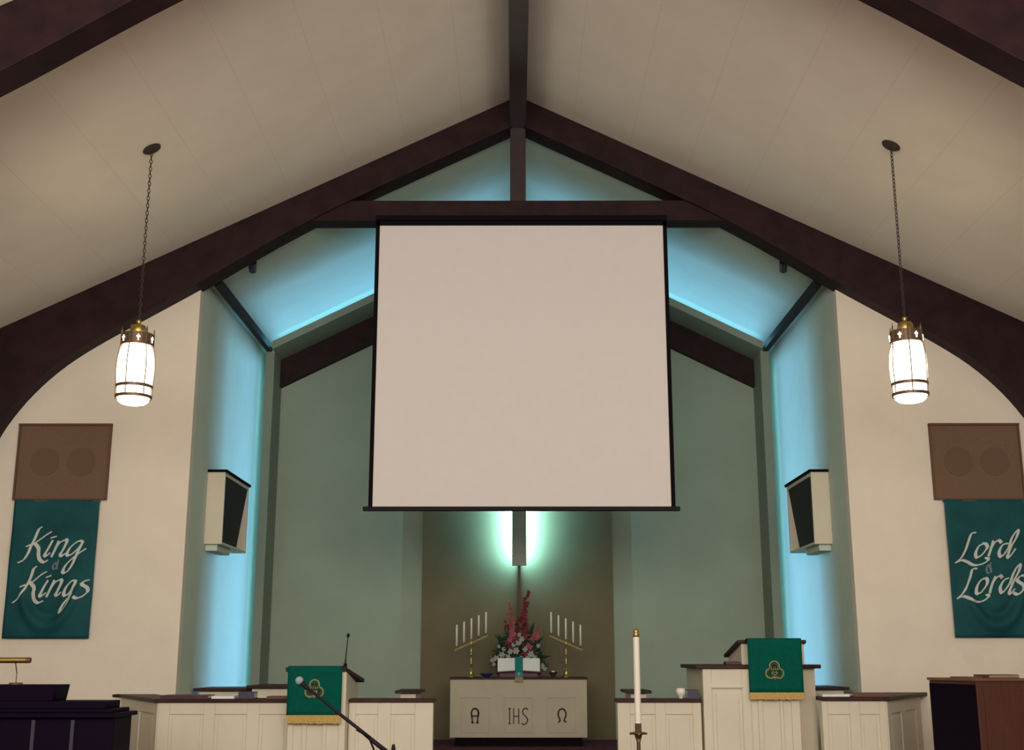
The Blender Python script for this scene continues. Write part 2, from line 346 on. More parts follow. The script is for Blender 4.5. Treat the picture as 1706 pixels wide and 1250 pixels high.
# ------------------------------------------------------------------ pendant lamps
def chain(mb, p0, p1, pitch=.035):
    p0, p1 = Vector(p0), Vector(p1); n = int((p0-p1).length / pitch)
    for i in range(n):
        c = p0.lerp(p1, (i + .5) / n)
        base = Matrix.Rotation(PI/2, 3, 'X')             # ring in the XZ plane, long axis z
        rot = Matrix.Rotation(PI/2 * (i % 2) + .5, 3, 'Z')
        mb.torus(c, .0215, .0042, rot @ base, 10, 5, sx=.5)
    return mb
def pendant(x, y, label):
    t = thing('pendant_lamp', label, 'pendant lamp', (x, y, 3.7), 'brass and opal glass pendant lamps')
    zc = roof(x)
    sl = -RS if x > 0 else RS
    # canopy follows the sloping ceiling
    can = MB(); rings = []
    for r, dz in ((.075, 0), (.075, -.012), (.05, -.03), (.015, -.045)):
        rings.append([can.bm.verts.new((x + r*math.cos(k*PI/10), y + r*math.sin(k*PI/10), zc + sl*r*math.cos(k*PI/10) + dz)) for k in range(20)])
    for a, b in zip(rings, rings[1:]):
        for k in range(20): can.bm.faces.new([a[k], a[(k+1)%20], b[(k+1)%20], b[k]])
    can.bm.faces.new(rings[-1]); can.bm.faces.new(rings[0][::-1])
    can.build('ceiling_canopy', 'chain', t, smooth=False)
    chain(MB(), (x, y, zc-.04), (x, y, 4.44)).build('chain', 'chain', t)
    MB().lathe([(0, 4.46), (.018, 4.455), (.024, 4.44), (.014, 4.425), (.02, 4.415), (.055, 4.405), (.066, 4.385), (.070, 4.31), (.05, 4.30), (0, 4.30)], (x, y)).build('brass_dome', 'brass', t, smooth=True)
    crown = MB().lathe([(.128, 4.325), (.134, 4.325), (.136, 4.22), (.130, 4.22), (.128, 4.325)], (x, y), 32)
    cr = crown.build('crown_band', 'oldbrass', t)
    for k in range(6):
        a = k*PI/3 + .35; px, py = x + .133*math.cos(a), y + .133*math.sin(a)
        MB().tube([(px, py, 4.22), (px, py, 4.345), (px, py, 4.385)], [.008, .008, .002], 6).build('finial', 'oldbrass', cr)
    for k in range(6):
        a = k*PI/3 + .35 + PI/6; cx = MB()
        for dx, dz, w_, h_ in ((0, 0, .008, .052), (0, .008, .03, .010)):
            c = Vector((x + .137*math.cos(a), y + .137*math.sin(a), 4.27 + dz)); u = Vector((-math.sin(a), math.cos(a), 0)); n_ = Vector((math.cos(a), math.sin(a), 0))
            q = [c - u*w_/2 + Vector((0, 0, -h_/2)), c + u*w_/2 + Vector((0, 0, -h_/2)), c + u*w_/2 + Vector((0, 0, h_/2)), c - u*w_/2 + Vector((0, 0, h_/2))]
            cx.prism([p - n_*.002 for p in q], [p + n_*.002 for p in q])
        cx.build('cut_out_cross', 'glassglow', cr)
    MB().lathe([(.100, 4.24), (.126, 4.21), (.149, 4.12), (.155, 4.02), (.150, 3.92), (.138, 3.85), (.136, 3.77), (.126, 3.735), (.10, 3.715), (.06, 3.705), (0, 3.70)], (x, y), 32).build('glass_shade', 'glassglow', t, smooth=True)
    for z in (3.862, 3.772):
        MB().lathe([(.139, z-.013), (.152, z-.013), (.152, z+.013), (.139, z+.013), (.139, z-.013)], (x, y), 32).build('lower_ring', 'oldbrass', t)
    for k in range(6):
        a = k*PI/3 + .35
        MB().tube([(x+r*math.cos(a), y+r*math.sin(a), z) for r, z in ((.139, 4.22), (.152, 4.12), (.158, 4.02), (.153, 3.92), (.150, 3.86), (.149, 3.765))], .0055, 6).build('rib', 'oldbrass', t)
    pl = bpy.data.lights.new('pendant_bulb', 'POINT'); pl.energy = 42; pl.color = (1.0, .84, .62); pl.shadow_soft_size = .17
    lo = bpy.data.objects.new('pendant_bulb', pl); COL.objects.link(lo); lo.location = (x, y, 3.95); lo.parent = t
    lo.matrix_parent_inverse = Matrix.Translation((-x, -y, -3.7))
    return t
pendant(-3.29, 9.95, 'glowing brass and opal glass pendant on a long chain, left of the screen')
pendant(3.31, 9.87, 'glowing brass and opal glass pendant on a long chain, right of the screen')

# ------------------------------------------------------------------ wall speakers and banners on the front wall
for s, nm, x0, x1 in ((-1, 'left', -5.24, -4.265), (1, 'right', 4.305, 5.25)):
    t = thing('wall_speaker', 'square brown cloth speaker panel above the %s banner' % nm, 'speaker', ((x0+x1)/2, YF, 3.2), 'brown speaker panels')
    MB().box(x0+.02, x1-.02, YF-.020, YF-.001, 3.22, 3.985).build('grille_cloth', 'brgrille', t)
    fr = MB(); fr.box(x0, x0+.02, YF-.035, YF-.001, 3.2, 4.0); fr.box(x1-.02, x1, YF-.035, YF-.001, 3.2, 4.0)
    fr.box(x0+.02, x1-.02, YF-.035, YF-.001, 3.2, 3.218); fr.box(x0, x1, YF-.045, YF-.001, 3.985, 4.005)
    fr.build('frame', 'booktan', t)
    for cx in ((x0+x1)/2 - .19, (x0+x1)/2 + .19):
        c = MB(); c.tube([(cx, YF-.024, 3.60), (cx, YF-.019, 3.60)], .15, 32); c.build('speaker_cone', 'cone', t, label='faint darker speaker cone behind the cloth')

def banner(x0, x1, z0, z1, strokes, ofs, ox, nm, words, cut):
    t = thing('banner', 'teal satin banner reading %s in white script, on the %s wall' % (words, nm), 'banner', ((x0+x1)/2, YF-.05, z0), 'teal script banners')
    b = MB(); nx, nz = 30, 44; y = YF-.050; g = []
    def surf(u, v):
        # swag of folds low down, gentle ripples elsewhere
        r = math.hypot((u-.5)*1.25, (v-.52))
        swag = math.exp(-((r-.44)/.045)**2) * max(0, min(1, (.42-v)*5))
        swag2 = math.exp(-((r-.36)/.03)**2) * max(0, min(1, (.36-v)*5))
        return y - .055*swag + .035*swag2 - .006*math.sin(u*9+v*2) - .003*math.sin(v*14)
    for j in range(nz+1):
        v = j/nz; g.append([b.bm.verts.new((x0+(x1-x0)*i/nx, surf(i/nx, v), z0+(z1-z0)*v)) for i in range(nx+1)])
    for j in range(nz):
        for i in range(nx): b.bm.faces.new([g[j][i], g[j][i+1], g[j+1][i+1], g[j+1][i]])
    o = b.build('cloth', 'banner', t, smooth=True)
    md = o.modifiers.new('solid', 'SOLIDIFY'); md.thickness = .004
    on = lambda x, z: surf((x-x0)/(x1-x0), (z-z0)/(z1-z0)) - .013
    for wd in (strokes[:cut], strokes[cut:]):
        lettering(MB(), wd, ox, on, 2.5, (.0165, .0095), .0065, .004).build('word_lettering', 'letter', t)
    lettering(MB(), ofs, ox, on, 2.5, (.010, .006), .006, .003).build('small_word', 'letter2', t, label='dull grey small word of')
    MB().tube([(x0-.005, YF-.042, z1-.012), (x1+.005, YF-.042, z1-.012)], .011, 10).build('hanging_rod', 'oldbrass', t)
    return t
banner(-5.20, -4.325, 1.80, 3.20, KING, KING_OF, -4.767, 'left', 'King of Kings', 10)
banner(4.39, 5.265, 1.81, 3.20, LORD, LORD_OF, 4.86, 'right', 'Lord of Lords', 7)

# ------------------------------------------------------------------ speaker cabinets on the blue side walls
for s, nm in ((-1, 'left'), (1, 'right')):
    t = thing('speaker_cabinet', 'white boxed loudspeaker with dark grille on the blue-lit %s chancel wall' % nm, 'speaker', (s*XB, 13.7, 2.8), 'white speaker cabinets')
    y0, y1, xi, xo, z0, z1 = 13.1, 14.3, 3.235, XB-.001, 2.82, 3.61
    b = MB()
    def bx(xa, xb_, ya, yb, za, zb): b.box(*sorted((s*xa, s*xb_)), ya, yb, za, zb)
    bx(xi, xo, y0, y0+.025, z0, z1); bx(xi, xo, y1-.025, y1, z0, z1)
    bx(xi, xo, y0+.025, y1-.025, z0, z0+.022); bx(xi, xo, y0+.025, y1-.025, z1-.04, z1)
    bx(xo-.02, xo, y0+.025, y1-.025, z0+.022, z1-.04)
    b.build('cabinet', 'rail', t)
    MB().box(*sorted((s*(xi-.02), s*xo)), y0-.02, y1+.02, z1, z1+.028).build('top_cap', 'black', t)
    # grille leans back towards its foot
    g = MB(); ya, yb = y0+.027, y1-.027
    A = [(s*(xi+.012), ya, z1-.042), (s*(xi+.012), yb, z1-.042), (s*(xi+.115), yb, z0+.024), (s*(xi+.115), ya, z0+.024)]
    B = [(p[0] + s*.02, p[1], p[2]) for p in A]
    g.prism(A, B); g.build('grille', 'grille', t)
    MB().box(*sorted((s*(xi+.06), s*xo)), y0+.06, y0+.66, z0-.07, z0).build('bracket', 'bluepaint', t, bevel=.01)

# ------------------------------------------------------------------ the cross
t = thing('cross', 'backlit grey white cross on the brown panel, mostly hidden by the screen', 'cross', (.022, 15.6, 2.77))
MB().box(-.070, .114, 15.52, 15.60, 2.77, 5.3).build('upright', 'cross', t, bevel=.004)
MB().box(-.62, .664, 15.525, 15.595, 4.45, 4.63).build('crossbar', 'cross', t, bevel=.004)
MB().box(-.0, .044, 15.60, YB-.052, 2.86, 2.89).build('bracket', 'cross', t)
MB().box(-.0, .044, 15.60, YB-.052, 4.95, 4.98).build('bracket', 'cross', t)
MB().box(.010, .034, 15.70, 15.84, 1.95, 2.84).build('lower_post', 'booktan', t, label='faint brown post below the cross')
# ------------------------------------------------------------------ altar
t = thing('altar', 'cream panelled altar lettered IHS between alpha and omega under a dark top', 'altar', (0.008, 14.9, .60))
YA = 14.6
MB().box(-.80, .816, YA, 15.25, .70, 1.362).build('body', 'altar', t, bevel=.004)
MB().box(-.74, .756, YA+.06, 15.20, .60, .70).build('shadow_plinth', 'black', t)  # recessed base coloured black to stand in for the shadow under the altar
MB().box(-.81, .826, YA-.015, 15.27, 1.362, 1.385).build('altar_top', 'cap', t, bevel=.003)
for c in (-.50, .008, .516):
    f = MB(); x0, x1, z0, z1 = c-.17, c+.17, .755, 1.17
    f.box(x0, x1, YA-.010, YA-.001, z1-.02, z1); f.box(x0, x1, YA-.006, YA-.001, z0, z0+.015)
    f.box(x0, x0+.012, YA-.006, YA-.001, z0+.015, z1-.02); f.box(x1-.012, x1, YA-.006, YA-.001, z0+.015, z1-.02)
    f.build('panel_moulding', 'altar', t, bevel=.002)
def arc(cx, cz, rx, rz, a0, a1, n=14): return [(cx + rx*math.cos(math.radians(a0+(a1-a0)*i/n)), cz + rz*math.sin(math.radians(a0+(a1-a0)*i/n))) for i in range(n+1)]
al = [arc(0, .03, .042, .055, -20, 200) + [(-.034, -.02), (-.028, -.075)], arc(0, .03, .042, .055, 20, -10, 4) + [(.034, -.02), (.028, -.075)], [(-.036, .0), (.036, .0)], [(-.040, -.075), (-.016, -.075)], [(.016, -.075), (.040, -.075)]]
lettering(MB(), al, -.505, YA-.006, .945, (.008, .005), .009, .005, False).build('letter_alpha', 'ink', t)
om = [arc(0, .02, .046, .062, -50, 230), [(-.030, -.028), (-.024, -.055), (-.045, -.07)], [(.030, -.028), (.024, -.055), (.045, -.07)]]
lettering(MB(), om, .520, YA-.006, .945, (.008, .005), .009, .005, False).build('letter_omega', 'ink', t)
ihs = [[(-.105, .088), (-.105, -.082)], [(-.118, .088), (-.092, .088)], [(-.118, -.082), (-.092, -.082)],
       [(-.058, .088), (-.058, -.085)], [(.002, .088), (.002, -.085)], [(-.058, .0), (.002, .0)],
       smooth_pts([(.108, .075), (.088, .092), (.058, .080), (.048, .048), (.062, .018), (.092, -.008), (.106, -.042), (.092, -.078), (.06, -.092), (.036, -.080)], 4)]
lettering(MB(), ihs, .008, YA-.006, .942, (.005, .003), .006, .005, False).build('letters_ihs', 'ink', t)

AT = 1.385
# altar book on a stand with a teal marker
t = thing('bible', 'open white-paged altar book propped on a dark stand, in front of the flowers', 'book', (0.01, 14.85, AT))
def page(s):
    x0, x1 = .012, .012 + s*.255
    zt, zb = AT+.215, AT+.070
    A = [(x0, 14.84, zb+.006), (x1, 14.80, zb-.012), (x1, 14.90, zt-.004), (x0, 14.94, zt)]
    B = [(p[0], p[1]-.016*1, p[2]+.012) for p in A]
    m = MB(); m.prism(A, B); return m
for s in (-1, 1): page(s).build('page_block', 'page', t, bevel=.004)
MB().prism([(-.26, 14.80, AT+.040), (.28, 14.80, AT+.040), (.28, 14.93, AT+.205), (-.26, 14.93, AT+.205)], [(-.26, 14.85, AT+.03), (.28, 14.85, AT+.03), (.28, 14.96, AT+.195), (-.26, 14.96, AT+.195)]).build('book_stand', 'bookdark', t)
MB().box(-.22, .24, 14.80, 14.98, AT, AT+.045).build('stand_foot', 'bookdark', t, bevel=.004)
rb = MB(); rb.prism([(-.035, 14.80, AT+.045), (.062, 14.80, AT+.045), (.062, 14.925, AT+.235), (-.035, 14.925, AT+.235)], [(-.035, 14.788, AT+.045), (.062, 14.788, AT+.045), (.062, 14.913, AT+.238), (-.035, 14.913, AT+.238)])
rb.box(-.035, .062, 14.782, 14.79, AT+.001, AT+.06)
rb.build('marker_ribbon', 'teal', t)
lettering(MB(), [[(0, -.022), (0, .022)], [(-.012, .008), (.012, .008)]], .0135, 14.776, AT+.035, (.003, .003), .003, .004, False).build('ribbon_cross', 'letter', t)
tb = MB(); tb.box(-.035, .062, YA-.024, YA-.017, AT-.055, AT+.003); tb.box(-.035, .062, YA-.024, 14.79, AT+.0005, AT+.006)
tb.build('ribbon_end', 'tab', t)

# candelabra and their candles
def candelabrum(s, nm):
    xc = s*.571 + .008
    xc = -.560 if s < 0 else .580
    t = thing('candelabrum', 'brass five-branch candelabrum at the %s end of the altar' % nm, 'candelabrum', (xc, 14.75, AT), 'altar candelabra')
    MB().lathe([(0, AT), (.055, AT), (.055, AT+.012), (.035, AT+.022), (.028, AT+.05), (.034, AT+.065), (.012, AT+.08), (0, AT+.08)], (xc, 14.75)).build('base', 'brass', t, smooth=True)
    MB().lathe([(.012, AT+.07), (.011, AT+.15), (.017, AT+.16), (.011, AT+.17), (.010, AT+.26), (.017, AT+.27), (.010, AT+.28), (.010, AT+.36), (.016, AT+.37), (.014, AT+.40), (.018, AT+.44), (0, AT+.44)], (xc, 14.75), 14).build('stem', 'brass', t, smooth=True)
    # sloping bar: inner end high
    sl = -s*.43
    def bz(dx): return AT + .405 + sl*dx
    x0, x1 = -.20, .20
    b = MB(); b.wall([(xc+x0, bz(x0)-.018), (xc+x1, bz(x1)-.018), (xc+x1, bz(x1)+.010), (xc+x0, bz(x0)+.010)], 14.738, 14.762); b.build('bar', 'dullbrass', t, bevel=.003)
    names = ['outermost', 'second from the outer end', 'middle', 'second from the inner end', 'innermost']
    for k in range(5):
        dx = s*(.176 - .088*k); z = bz(dx) + .008
        MB().lathe([(0, z), (.010, z), (.008, z+.012), (.016, z+.024), (.015, z+.036), (0, z+.036)], (xc+dx, 14.75), 12).build('candle_cup', 'brass', t, smooth=True)
        c = thing('taper_candle', 'white taper candle, %s of the %s candelabrum on the altar' % (names[k], nm), 'candle', (xc+dx, 14.75, z+.036), 'altar taper candles')
        MB().lathe([(0, z+.034), (.0125, z+.034), (.0115, z+.272), (.006, z+.280), (0, z+.281)], (xc+dx, 14.75), 12).build('wax', 'wax', c, smooth=True)
        MB().tube([(xc+dx, 14.75, z+.276), (xc+dx+.002, 14.75, z+.292)], .0012, 5).build('wick', 'ink', c)
candelabrum(-1, 'left'); candelabrum(1, 'right')

# dishes
t = tag(MB().lathe([(0, AT+.004), (.03, AT), (.035, AT+.006), (.085, AT+.040), (.088, AT+.046), (.07, AT+.040), (.03, AT+.012), (0, AT+.012)], (-.375, 14.78)).build('glass_dish', 'bluedish', smooth=True), 'dark blue glass dish beside the left candelabrum on the altar', 'dish')
t = thing('brass_bowl', 'small brass-rimmed dark bowl beside the right candelabrum on the altar', 'bowl', (.425, 14.78, AT))
MB().lathe([(0, AT), (.030, AT), (.022, AT+.012), (.048, AT+.045), (.050, AT+.062), (0, AT+.062)], (.425, 14.78)).build('bowl', 'cap', t, smooth=True)
MB().lathe([(.046, AT+.062), (.054, AT+.062), (.054, AT+.074), (.046, AT+.074), (.046, AT+.062)], (.425, 14.78)).build('rim', 'brass', t)

# flower arrangement behind the book
t = thing('flower_arrangement', 'arrangement of pink and red gladioli with white blossoms behind the altar book', 'flowers', (0.02, 15.08, AT))
MB().lathe([(0, AT), (.07, AT), (.10, AT+.05), (.11, AT+.14), (.09, AT+.19), (.08, AT+.19), (0, AT+.16)], (.02, 15.08)).build('vase', 'cap', t, smooth=True)
def leafblade(m, p, d, L, wd):
    p = Vector(p); d = Vector(d).normalized(); side = d.cross(Vector((random.uniform(-.4,.4), 1, random.uniform(-.3,.3)))).normalized(); up = side.cross(d)
    q = [p, p + d*L*.35 + side*wd + up*.01, p + d*L - Vector((0, 0, L*.12)), p + d*L*.35 - side*wd + up*.01]
    m.quad([tuple(v) for v in q])
fol = MB()
for i in range(640):
    a = random.uniform(-1, 1); h = random.random()
    x = .02 + a*(.40 - .22*h); z = AT + .12 + h*.52*(1-abs(a)*.45)
    leafblade(fol, (x*.75, 15.08+random.uniform(-.12, .12), z), (a*1.1, random.uniform(-.7, .5), random.uniform(-.25, 1.1)), random.uniform(.07, .15), random.uniform(.010, .024))
for tx, tz in ((-.30, .18), (.34, .12), (-.2, .62), (.2, .68), (.33, .40), (-.32, .45)):
    for k in range(6): leafblade(fol, (.02+tx*.5+random.uniform(-.03,.03), 15.08, AT+.15+tz*.45), (tx, random.uniform(-.3,.3), tz), .24, .014)
f = fol.build('foliage', 'leaf', t); f['kind'] = 'stuff'
def petal_flower(m, c, r, n, tilt):
    c = Vector(c)
    for k in range(n):
        a = 2*PI*k/n + random.uniform(-.2, .2); d = Vector((math.cos(a), tilt, math.sin(a))).normalized(); s_ = Vector((-math.sin(a), 0, math.cos(a)))
        m.prism([tuple(c), tuple(c + d*r*.5 + s_*r*.32), tuple(c + d*r + Vector((0, .01, 0))), tuple(c + d*r*.5 - s_*r*.32)],
                [tuple(c + Vector((0, -.006, 0))), tuple(c + d*r*.5 + s_*r*.32 + Vector((0, -.012, 0))), tuple(c + d*r + Vector((0, .004, 0))), tuple(c + d*r*.5 - s_*r*.32 + Vector((0, -.012, 0)))])
    m.ball(c + Vector((0, -.012, 0)), r*.2, 6)
for x0, x1, z0, z1, mt, n in ((-.05, -.115, .34, .86, 'pink', 13), (.05, .115, .50, 1.04, 'red', 14), (.10, .27, .30, .60, 'pink', 9), (-.10, -.13, .27, .50, 'red', 8), (.02, .03, .42, .72, 'red', 8), (.07, .12, .24, .42, 'red', 6), (-.02, -.17, .40, .66, 'red', 8)):
    m = MB(); lst = []
    for i in range(n):
        u = i/(n-1); x = .01 + x0 + (x1-x0)*u; z = AT + z0 + (z1-z0)*u; r = .070*(1-.60*u)
        for q in range(2 if u < .75 else 1):
            petal_flower(m, (x + random.uniform(-.045, .045)*(1-.6*u), 15.02 + random.uniform(-.05, .03), z + random.uniform(-.02, .02)), r*random.uniform(.8, 1.15), 5, -.45)
    g = m.build('gladiolus_spike', mt, t)
    MB().tube([(.02, 15.08, AT+.16), (.01+(x0+x1)/2*.8, 15.06, AT+(z0+z1)/2), (.01+x1, 15.04, AT+z1+.02)], [.006, .005, .002], 6).build('stem', 'leaf', g)
for x, z, r in ((-.27, .22, .050), (-.20, .26, .052), (-.23, .18, .048), (-.13, .24, .045), (-.16, .17, .04), (-.03, .31, .055), (.00, .40, .05), (.04, .45, .045), (-.06, .38, .038), (.15, .27, .052), (.20, .22, .050), (.11, .23, .035), (.28, .13, .050), (-.30, .15, .035), (.03, .23, .030), (.24, .37, .035), (-.24, .36, .028), (-.10, .30, .045), (.08, .33, .045), (-.32, .20, .035), (.24, .18, .042), (-.18, .33, .035), (.32, .10, .035), (.01, .50, .035)):
    m = MB(); petal_flower(m, (.01+x, 14.95, AT+z), r, 6, -.5); m.build('white_blossom', 'white_fl', t)

# ------------------------------------------------------------------ chancel rails
RZ = 1.225
def run(t, p, q, spans, z0=.35, z1=RZ, zt=1.125, ztb=.47, th=.09, mt='rail'):
    """panelled length of rail from p to q (x, y), front face on the side of p->q right hand; spans: panel intervals in metres along it"""
    P = Vector((p[0], p[1], 0)); Q = Vector((q[0], q[1], 0)); d = (Q-P).normalized(); L = (Q-P).length
    n = Vector((d.y, -d.x, 0))
    def blk(m, a, b, o0, o1, za, zb):
        A = P + d*a; B = P + d*b
        m.prism([tuple(A+n*o0+Vector((0,0,za))), tuple(B+n*o0+Vector((0,0,za))), tuple(B-n*(-o1)+Vector((0,0,za))), tuple(A-n*(-o1)+Vector((0,0,za)))],
                [tuple(A+n*o0+Vector((0,0,zb))), tuple(B+n*o0+Vector((0,0,zb))), tuple(B-n*(-o1)+Vector((0,0,zb))), tuple(A-n*(-o1)+Vector((0,0,zb)))])
    m = MB(); blk(m, 0, L, -th, 0, z0, z1); m.build('rail_body', mt, t)
    fr = MB(); proud = .014
    xs = [0] + [v for sp in spans for v in sp] + [L]
    for i in range(0, len(xs), 2):
        if xs[i+1]-xs[i] > .005: blk(fr, xs[i], xs[i+1], 0.0005, proud, z0, z1)
    for a, b in spans:
        blk(fr, a, b, .0005, proud, zt, z1); blk(fr, a, b, .0005, proud, z0, ztb)
    fr.build('frame', mt, t, bevel=.004)
    for a, b in spans:
        pm = MB(); blk(pm, a+.028, b-.028, .0005, .010, ztb+.03, zt-.03); pm.build('panel', mt, t, bevel=.006)
def cap(t, poly, z0=RZ, z1=RZ+.032, nm='cap_rail', mt='cap'): return MB().slab(poly, z0, z1).build(nm, mt, t, bevel=.006)

t = thing('chancel_rail', 'cream panelled chancel rail with dark cap and angled end, left of the lectern', 'rail', (-2.6, 10.9, .35), 'panelled chancel rails')
run(t, (-3.17, 10.9), (-2.0, 10.9), [(.10, .40), (.50, .78), (.89, 1.14)])
run(t, (-3.95, YF-.01), (-3.17, 10.9), [(.35, .75), (.9, 1.5)])
cap(t, [(-3.20, 10.86), (-2.0, 10.86), (-2.0, 11.16), (-3.06, 11.16), (-3.62, YF-.01), (-4.06, YF-.01), (-3.98, YF-.03)])
t = thing('chancel_rail', 'short cream panelled rail with dark cap between the lectern and the altar opening', 'rail', (-1.1, 10.9, .35), 'panelled chancel rails')
run(t, (-1.495, 10.9), (-.755, 10.9), [(.06, .255), (.37, .58)])
cap(t, [(-1.495, 10.87), (-.745, 10.87), (-.745, 11.12), (-1.495, 11.12)])
t = thing('chancel_rail', 'short cream panelled rail with dark cap behind the tall floor candle', 'rail', (1.2, 10.9, .35), 'panelled chancel rails')
run(t, (.865, 10.9), (1.60, 10.9), [(.11, .33), (.42, .66)])
cap(t, [(.855, 10.87), (1.60, 10.87), (1.60, 11.12), (.855, 11.12)])
t = thing('chancel_rail', 'cream panelled chancel rail with dark cap and angled end, right of the pulpit', 'rail', (3.2, 10.9, .35), 'panelled chancel rails')
run(t, (2.66, 10.9), (3.225, 10.9), [(.05, .24), (.33, .50)], z1=1.24)
run(t, (3.225, 10.9), (3.99, YF-.01), [(.15, .62), (.80, 1.35)], z1=1.24)
cap(t, [(2.66, 10.86), (3.25, 10.86), (4.08, YF-.01), (3.65, YF-.01), (3.10, 11.16), (2.66, 11.16)], 1.24, 1.275)

# ------------------------------------------------------------------ lectern (left)
def trefoil(mb, cx, y, cz, r, th, R=None):
    o = r*.62
    cs = [(cx, cz+o), (cx-o*.95, cz-o*.62), (cx+o*.95, cz-o*.62)]
    for i, (x, z) in enumerate(cs):
        a0 = (90, 210, 330)[i] - 128
        lettering(mb, [arc(x, z, r*.62, r*.62, a0, a0+256, 18)], 0, y, 0, (th, 0), th, .003, False)
    return mb
def emblem(t, cx, y, cz, r):
    trefoil(MB(), cx, y, cz, r, .0075).build('gold_trefoil', 'gold', t)
    m = MB(); trefoil(m, cx, y+.001, cz, r*.66, .006)
    lettering(m, [[(cx-r*.36, cz-r*.5), (cx, cz+r*.55), (cx+r*.36, cz-r*.5)], [(cx-r*.22, cz-r*.05), (cx+r*.22, cz-r*.05)], [(cx, cz+r*.3), (cx, cz-r*1.15)]], 0, y+.001, 0, (.006, 0), .006, .003, False)
    m.build('inner_emblem', 'goldin', t)
def fringe(t, x0, x1, y, z0, z1):
    m = MB(); n = int((x1-x0)/.009); m.box(x0, x1, y-.004, y+.004, z1-.018, z1)
    for i in range(n):
        x = x0 + (x1-x0)*(i+.5)/n; zz = z0 + random.uniform(0, .008)
        m.prism([(x-.0046, y-.004, z1-.015), (x+.0046, y-.004, z1-.015), (x+.0042, y-.006, zz), (x-.0042, y-.006, zz)], [(x-.0046, y+.003, z1-.015), (x+.0046, y+.003, z1-.015), (x+.0042, y+.003, zz), (x-.0042, y+.003, zz)])
    f = m.build('gold_fringe', 'fringe', t); f['kind'] = 'stuff'

t = thing('lectern', 'cream wooden lectern with dark sloping top, left of the altar opening', 'lectern', (-1.76, 11.1, .35))
LX0, LX1, LY0, LY1 = -1.995, -1.50, 10.72, 11.50
MB().prism([(LX0, LY0, .35), (LX1, LY0, .35), (LX1, LY1, .35), (LX0, LY1, .35)], [(LX0, LY0, 1.49), (LX1, LY0, 1.49), (LX1, LY1, 1.375), (LX0, LY1, 1.375)]).build('body', 'rail', t, bevel=.004)
m = MB()
for a, b in ((LX0, LX0+.05), (LX0+.125, LX0+.165), (LX0+.30, LX0+.335), (LX1-.055, LX1)): m.box(a, b, LY0-.016, LY0-.001, .35, 1.49)
m.box(LX0+.05, LX1-.055, LY0-.014, LY0-.001, .35, .46); m.box(LX0+.05, LX1-.055, LY0-.014, LY0-.001, 1.30, 1.49)
m.build('frame', 'rail', t, bevel=.004)
MB().prism([(LX0-.03, LY0-.05, 1.495), (LX1+.0, LY0-.05, 1.495), (LX1+.055, LY1+.04, 1.385), (LX0-.03, LY1+.04, 1.385)], [(LX0-.03, LY0-.05, 1.53), (LX1+.0, LY0-.05, 1.53), (LX1+.055, LY1+.04, 1.42), (LX0-.03, LY1+.04, 1.42)]).build('desk_top', 'cap', t, bevel=.005)
def parament(nm, label, x0, x1, yf, ztop, zbot, ztail, back, slope, cx, cz):
    t = thing('parament', label, 'altar cloth', ((x0+x1)/2, yf, zbot), 'green lectern and pulpit cloths')
    m = MB(); nx = 16; rows = []
    prof = [(back, ztop + .006 - slope*(back-yf)), (yf+.02, ztop+.006), (yf-.004, ztop+.002)] + [(yf-.008, ztop + (zbot-ztop)*k/10) for k in range(1, 11)]
    for j, (y, z) in enumerate(prof):
        rows.append([m.bm.verts.new((x0+(x1-x0)*i/nx, y - (.004*math.sin(i*.9+.5)*max(0, j-2)/10), z)) for i in range(nx+1)])
    for a, b in zip(rows, rows[1:]):
        for i in range(nx): m.bm.faces.new([a[i], a[i+1], b[i+1], b[i]])
    o = m.build('cloth', 'parament', t, smooth=True); md = o.modifiers.new('solid', 'SOLIDIFY'); md.thickness = .004
    fringe(t, x0+.002, x1-.002, yf-.010, ztail, zbot+.004)
    emblem(t, cx, yf-.021, cz, .062)
    return t
parament('l', 'green fringed cloth with gold trefoil emblem hanging over the left lectern', -2.0, -1.53, LY0-.062, 1.535, 1.125, 1.055, 11.0, .14, -1.765, 1.345)
# gooseneck microphone on the lectern
t = thing('gooseneck_microphone', 'thin black gooseneck microphone standing up from the left lectern', 'microphone', (-1.512, 10.80, 1.53))
MB().tube([(-1.535, 10.86, 1.51), (-1.535, 10.86, 1.56)], .016, 12).build('socket', 'blackmetal', t)
MB().tube([(-1.535, 10.86, 1.55), (-1.533, 10.86, 1.60), (-1.520, 10.865, 1.79)], [.009, .005, .004], 8).build('gooseneck', 'blackmetal', t, smooth=True)
MB().ball((-1.518, 10.866, 1.802), .015, 12, (1, 1, 1.25)).build('microphone_head', 'blackmetal', t, smooth=True)

# ------------------------------------------------------------------ pulpit (right)
t = thing('pulpit', 'tall cream panelled pulpit with dark ledge and raised reading desk, right of the altar opening', 'pulpit', (2.1, 11.3, .35))
PZ = 1.515
foot = [(1.615, 10.85), (2.455, 10.85), (2.655, 11.06), (2.655, 12.1), (1.65, 12.1)]
MB().slab(foot, .35, PZ).build('body', 'rail', t, bevel=.004)
m = MB(); y = 10.85
for a, b in ((1.616, 1.69), (1.955, 2.03), (2.09, 2.13), (2.28, 2.31), (2.38, 2.454)): m.box(a, b, y-.018, y-.001, .35, PZ)
m.box(1.69, 1.955, y-.018, y-.001, 1.345, PZ); m.box(2.03, 2.38, y-.016, y-.001, 1.30, PZ)
m.box(1.69, 1.955, y-.018, y-.001, .35, .45); m.box(2.03, 2.38, y-.016, y-.001, .35, .45)
m.build('frame', 'rail', t, bevel=.004)
MB().box(1.725, 1.925, y-.012, y-.001, .50, 1.30).build('panel', 'rail', t, bevel=.006)
MB().box(1.68, 1.97, y-.026, y-.016, 1.352, 1.37).build('frieze_moulding', 'rail', t, bevel=.003)
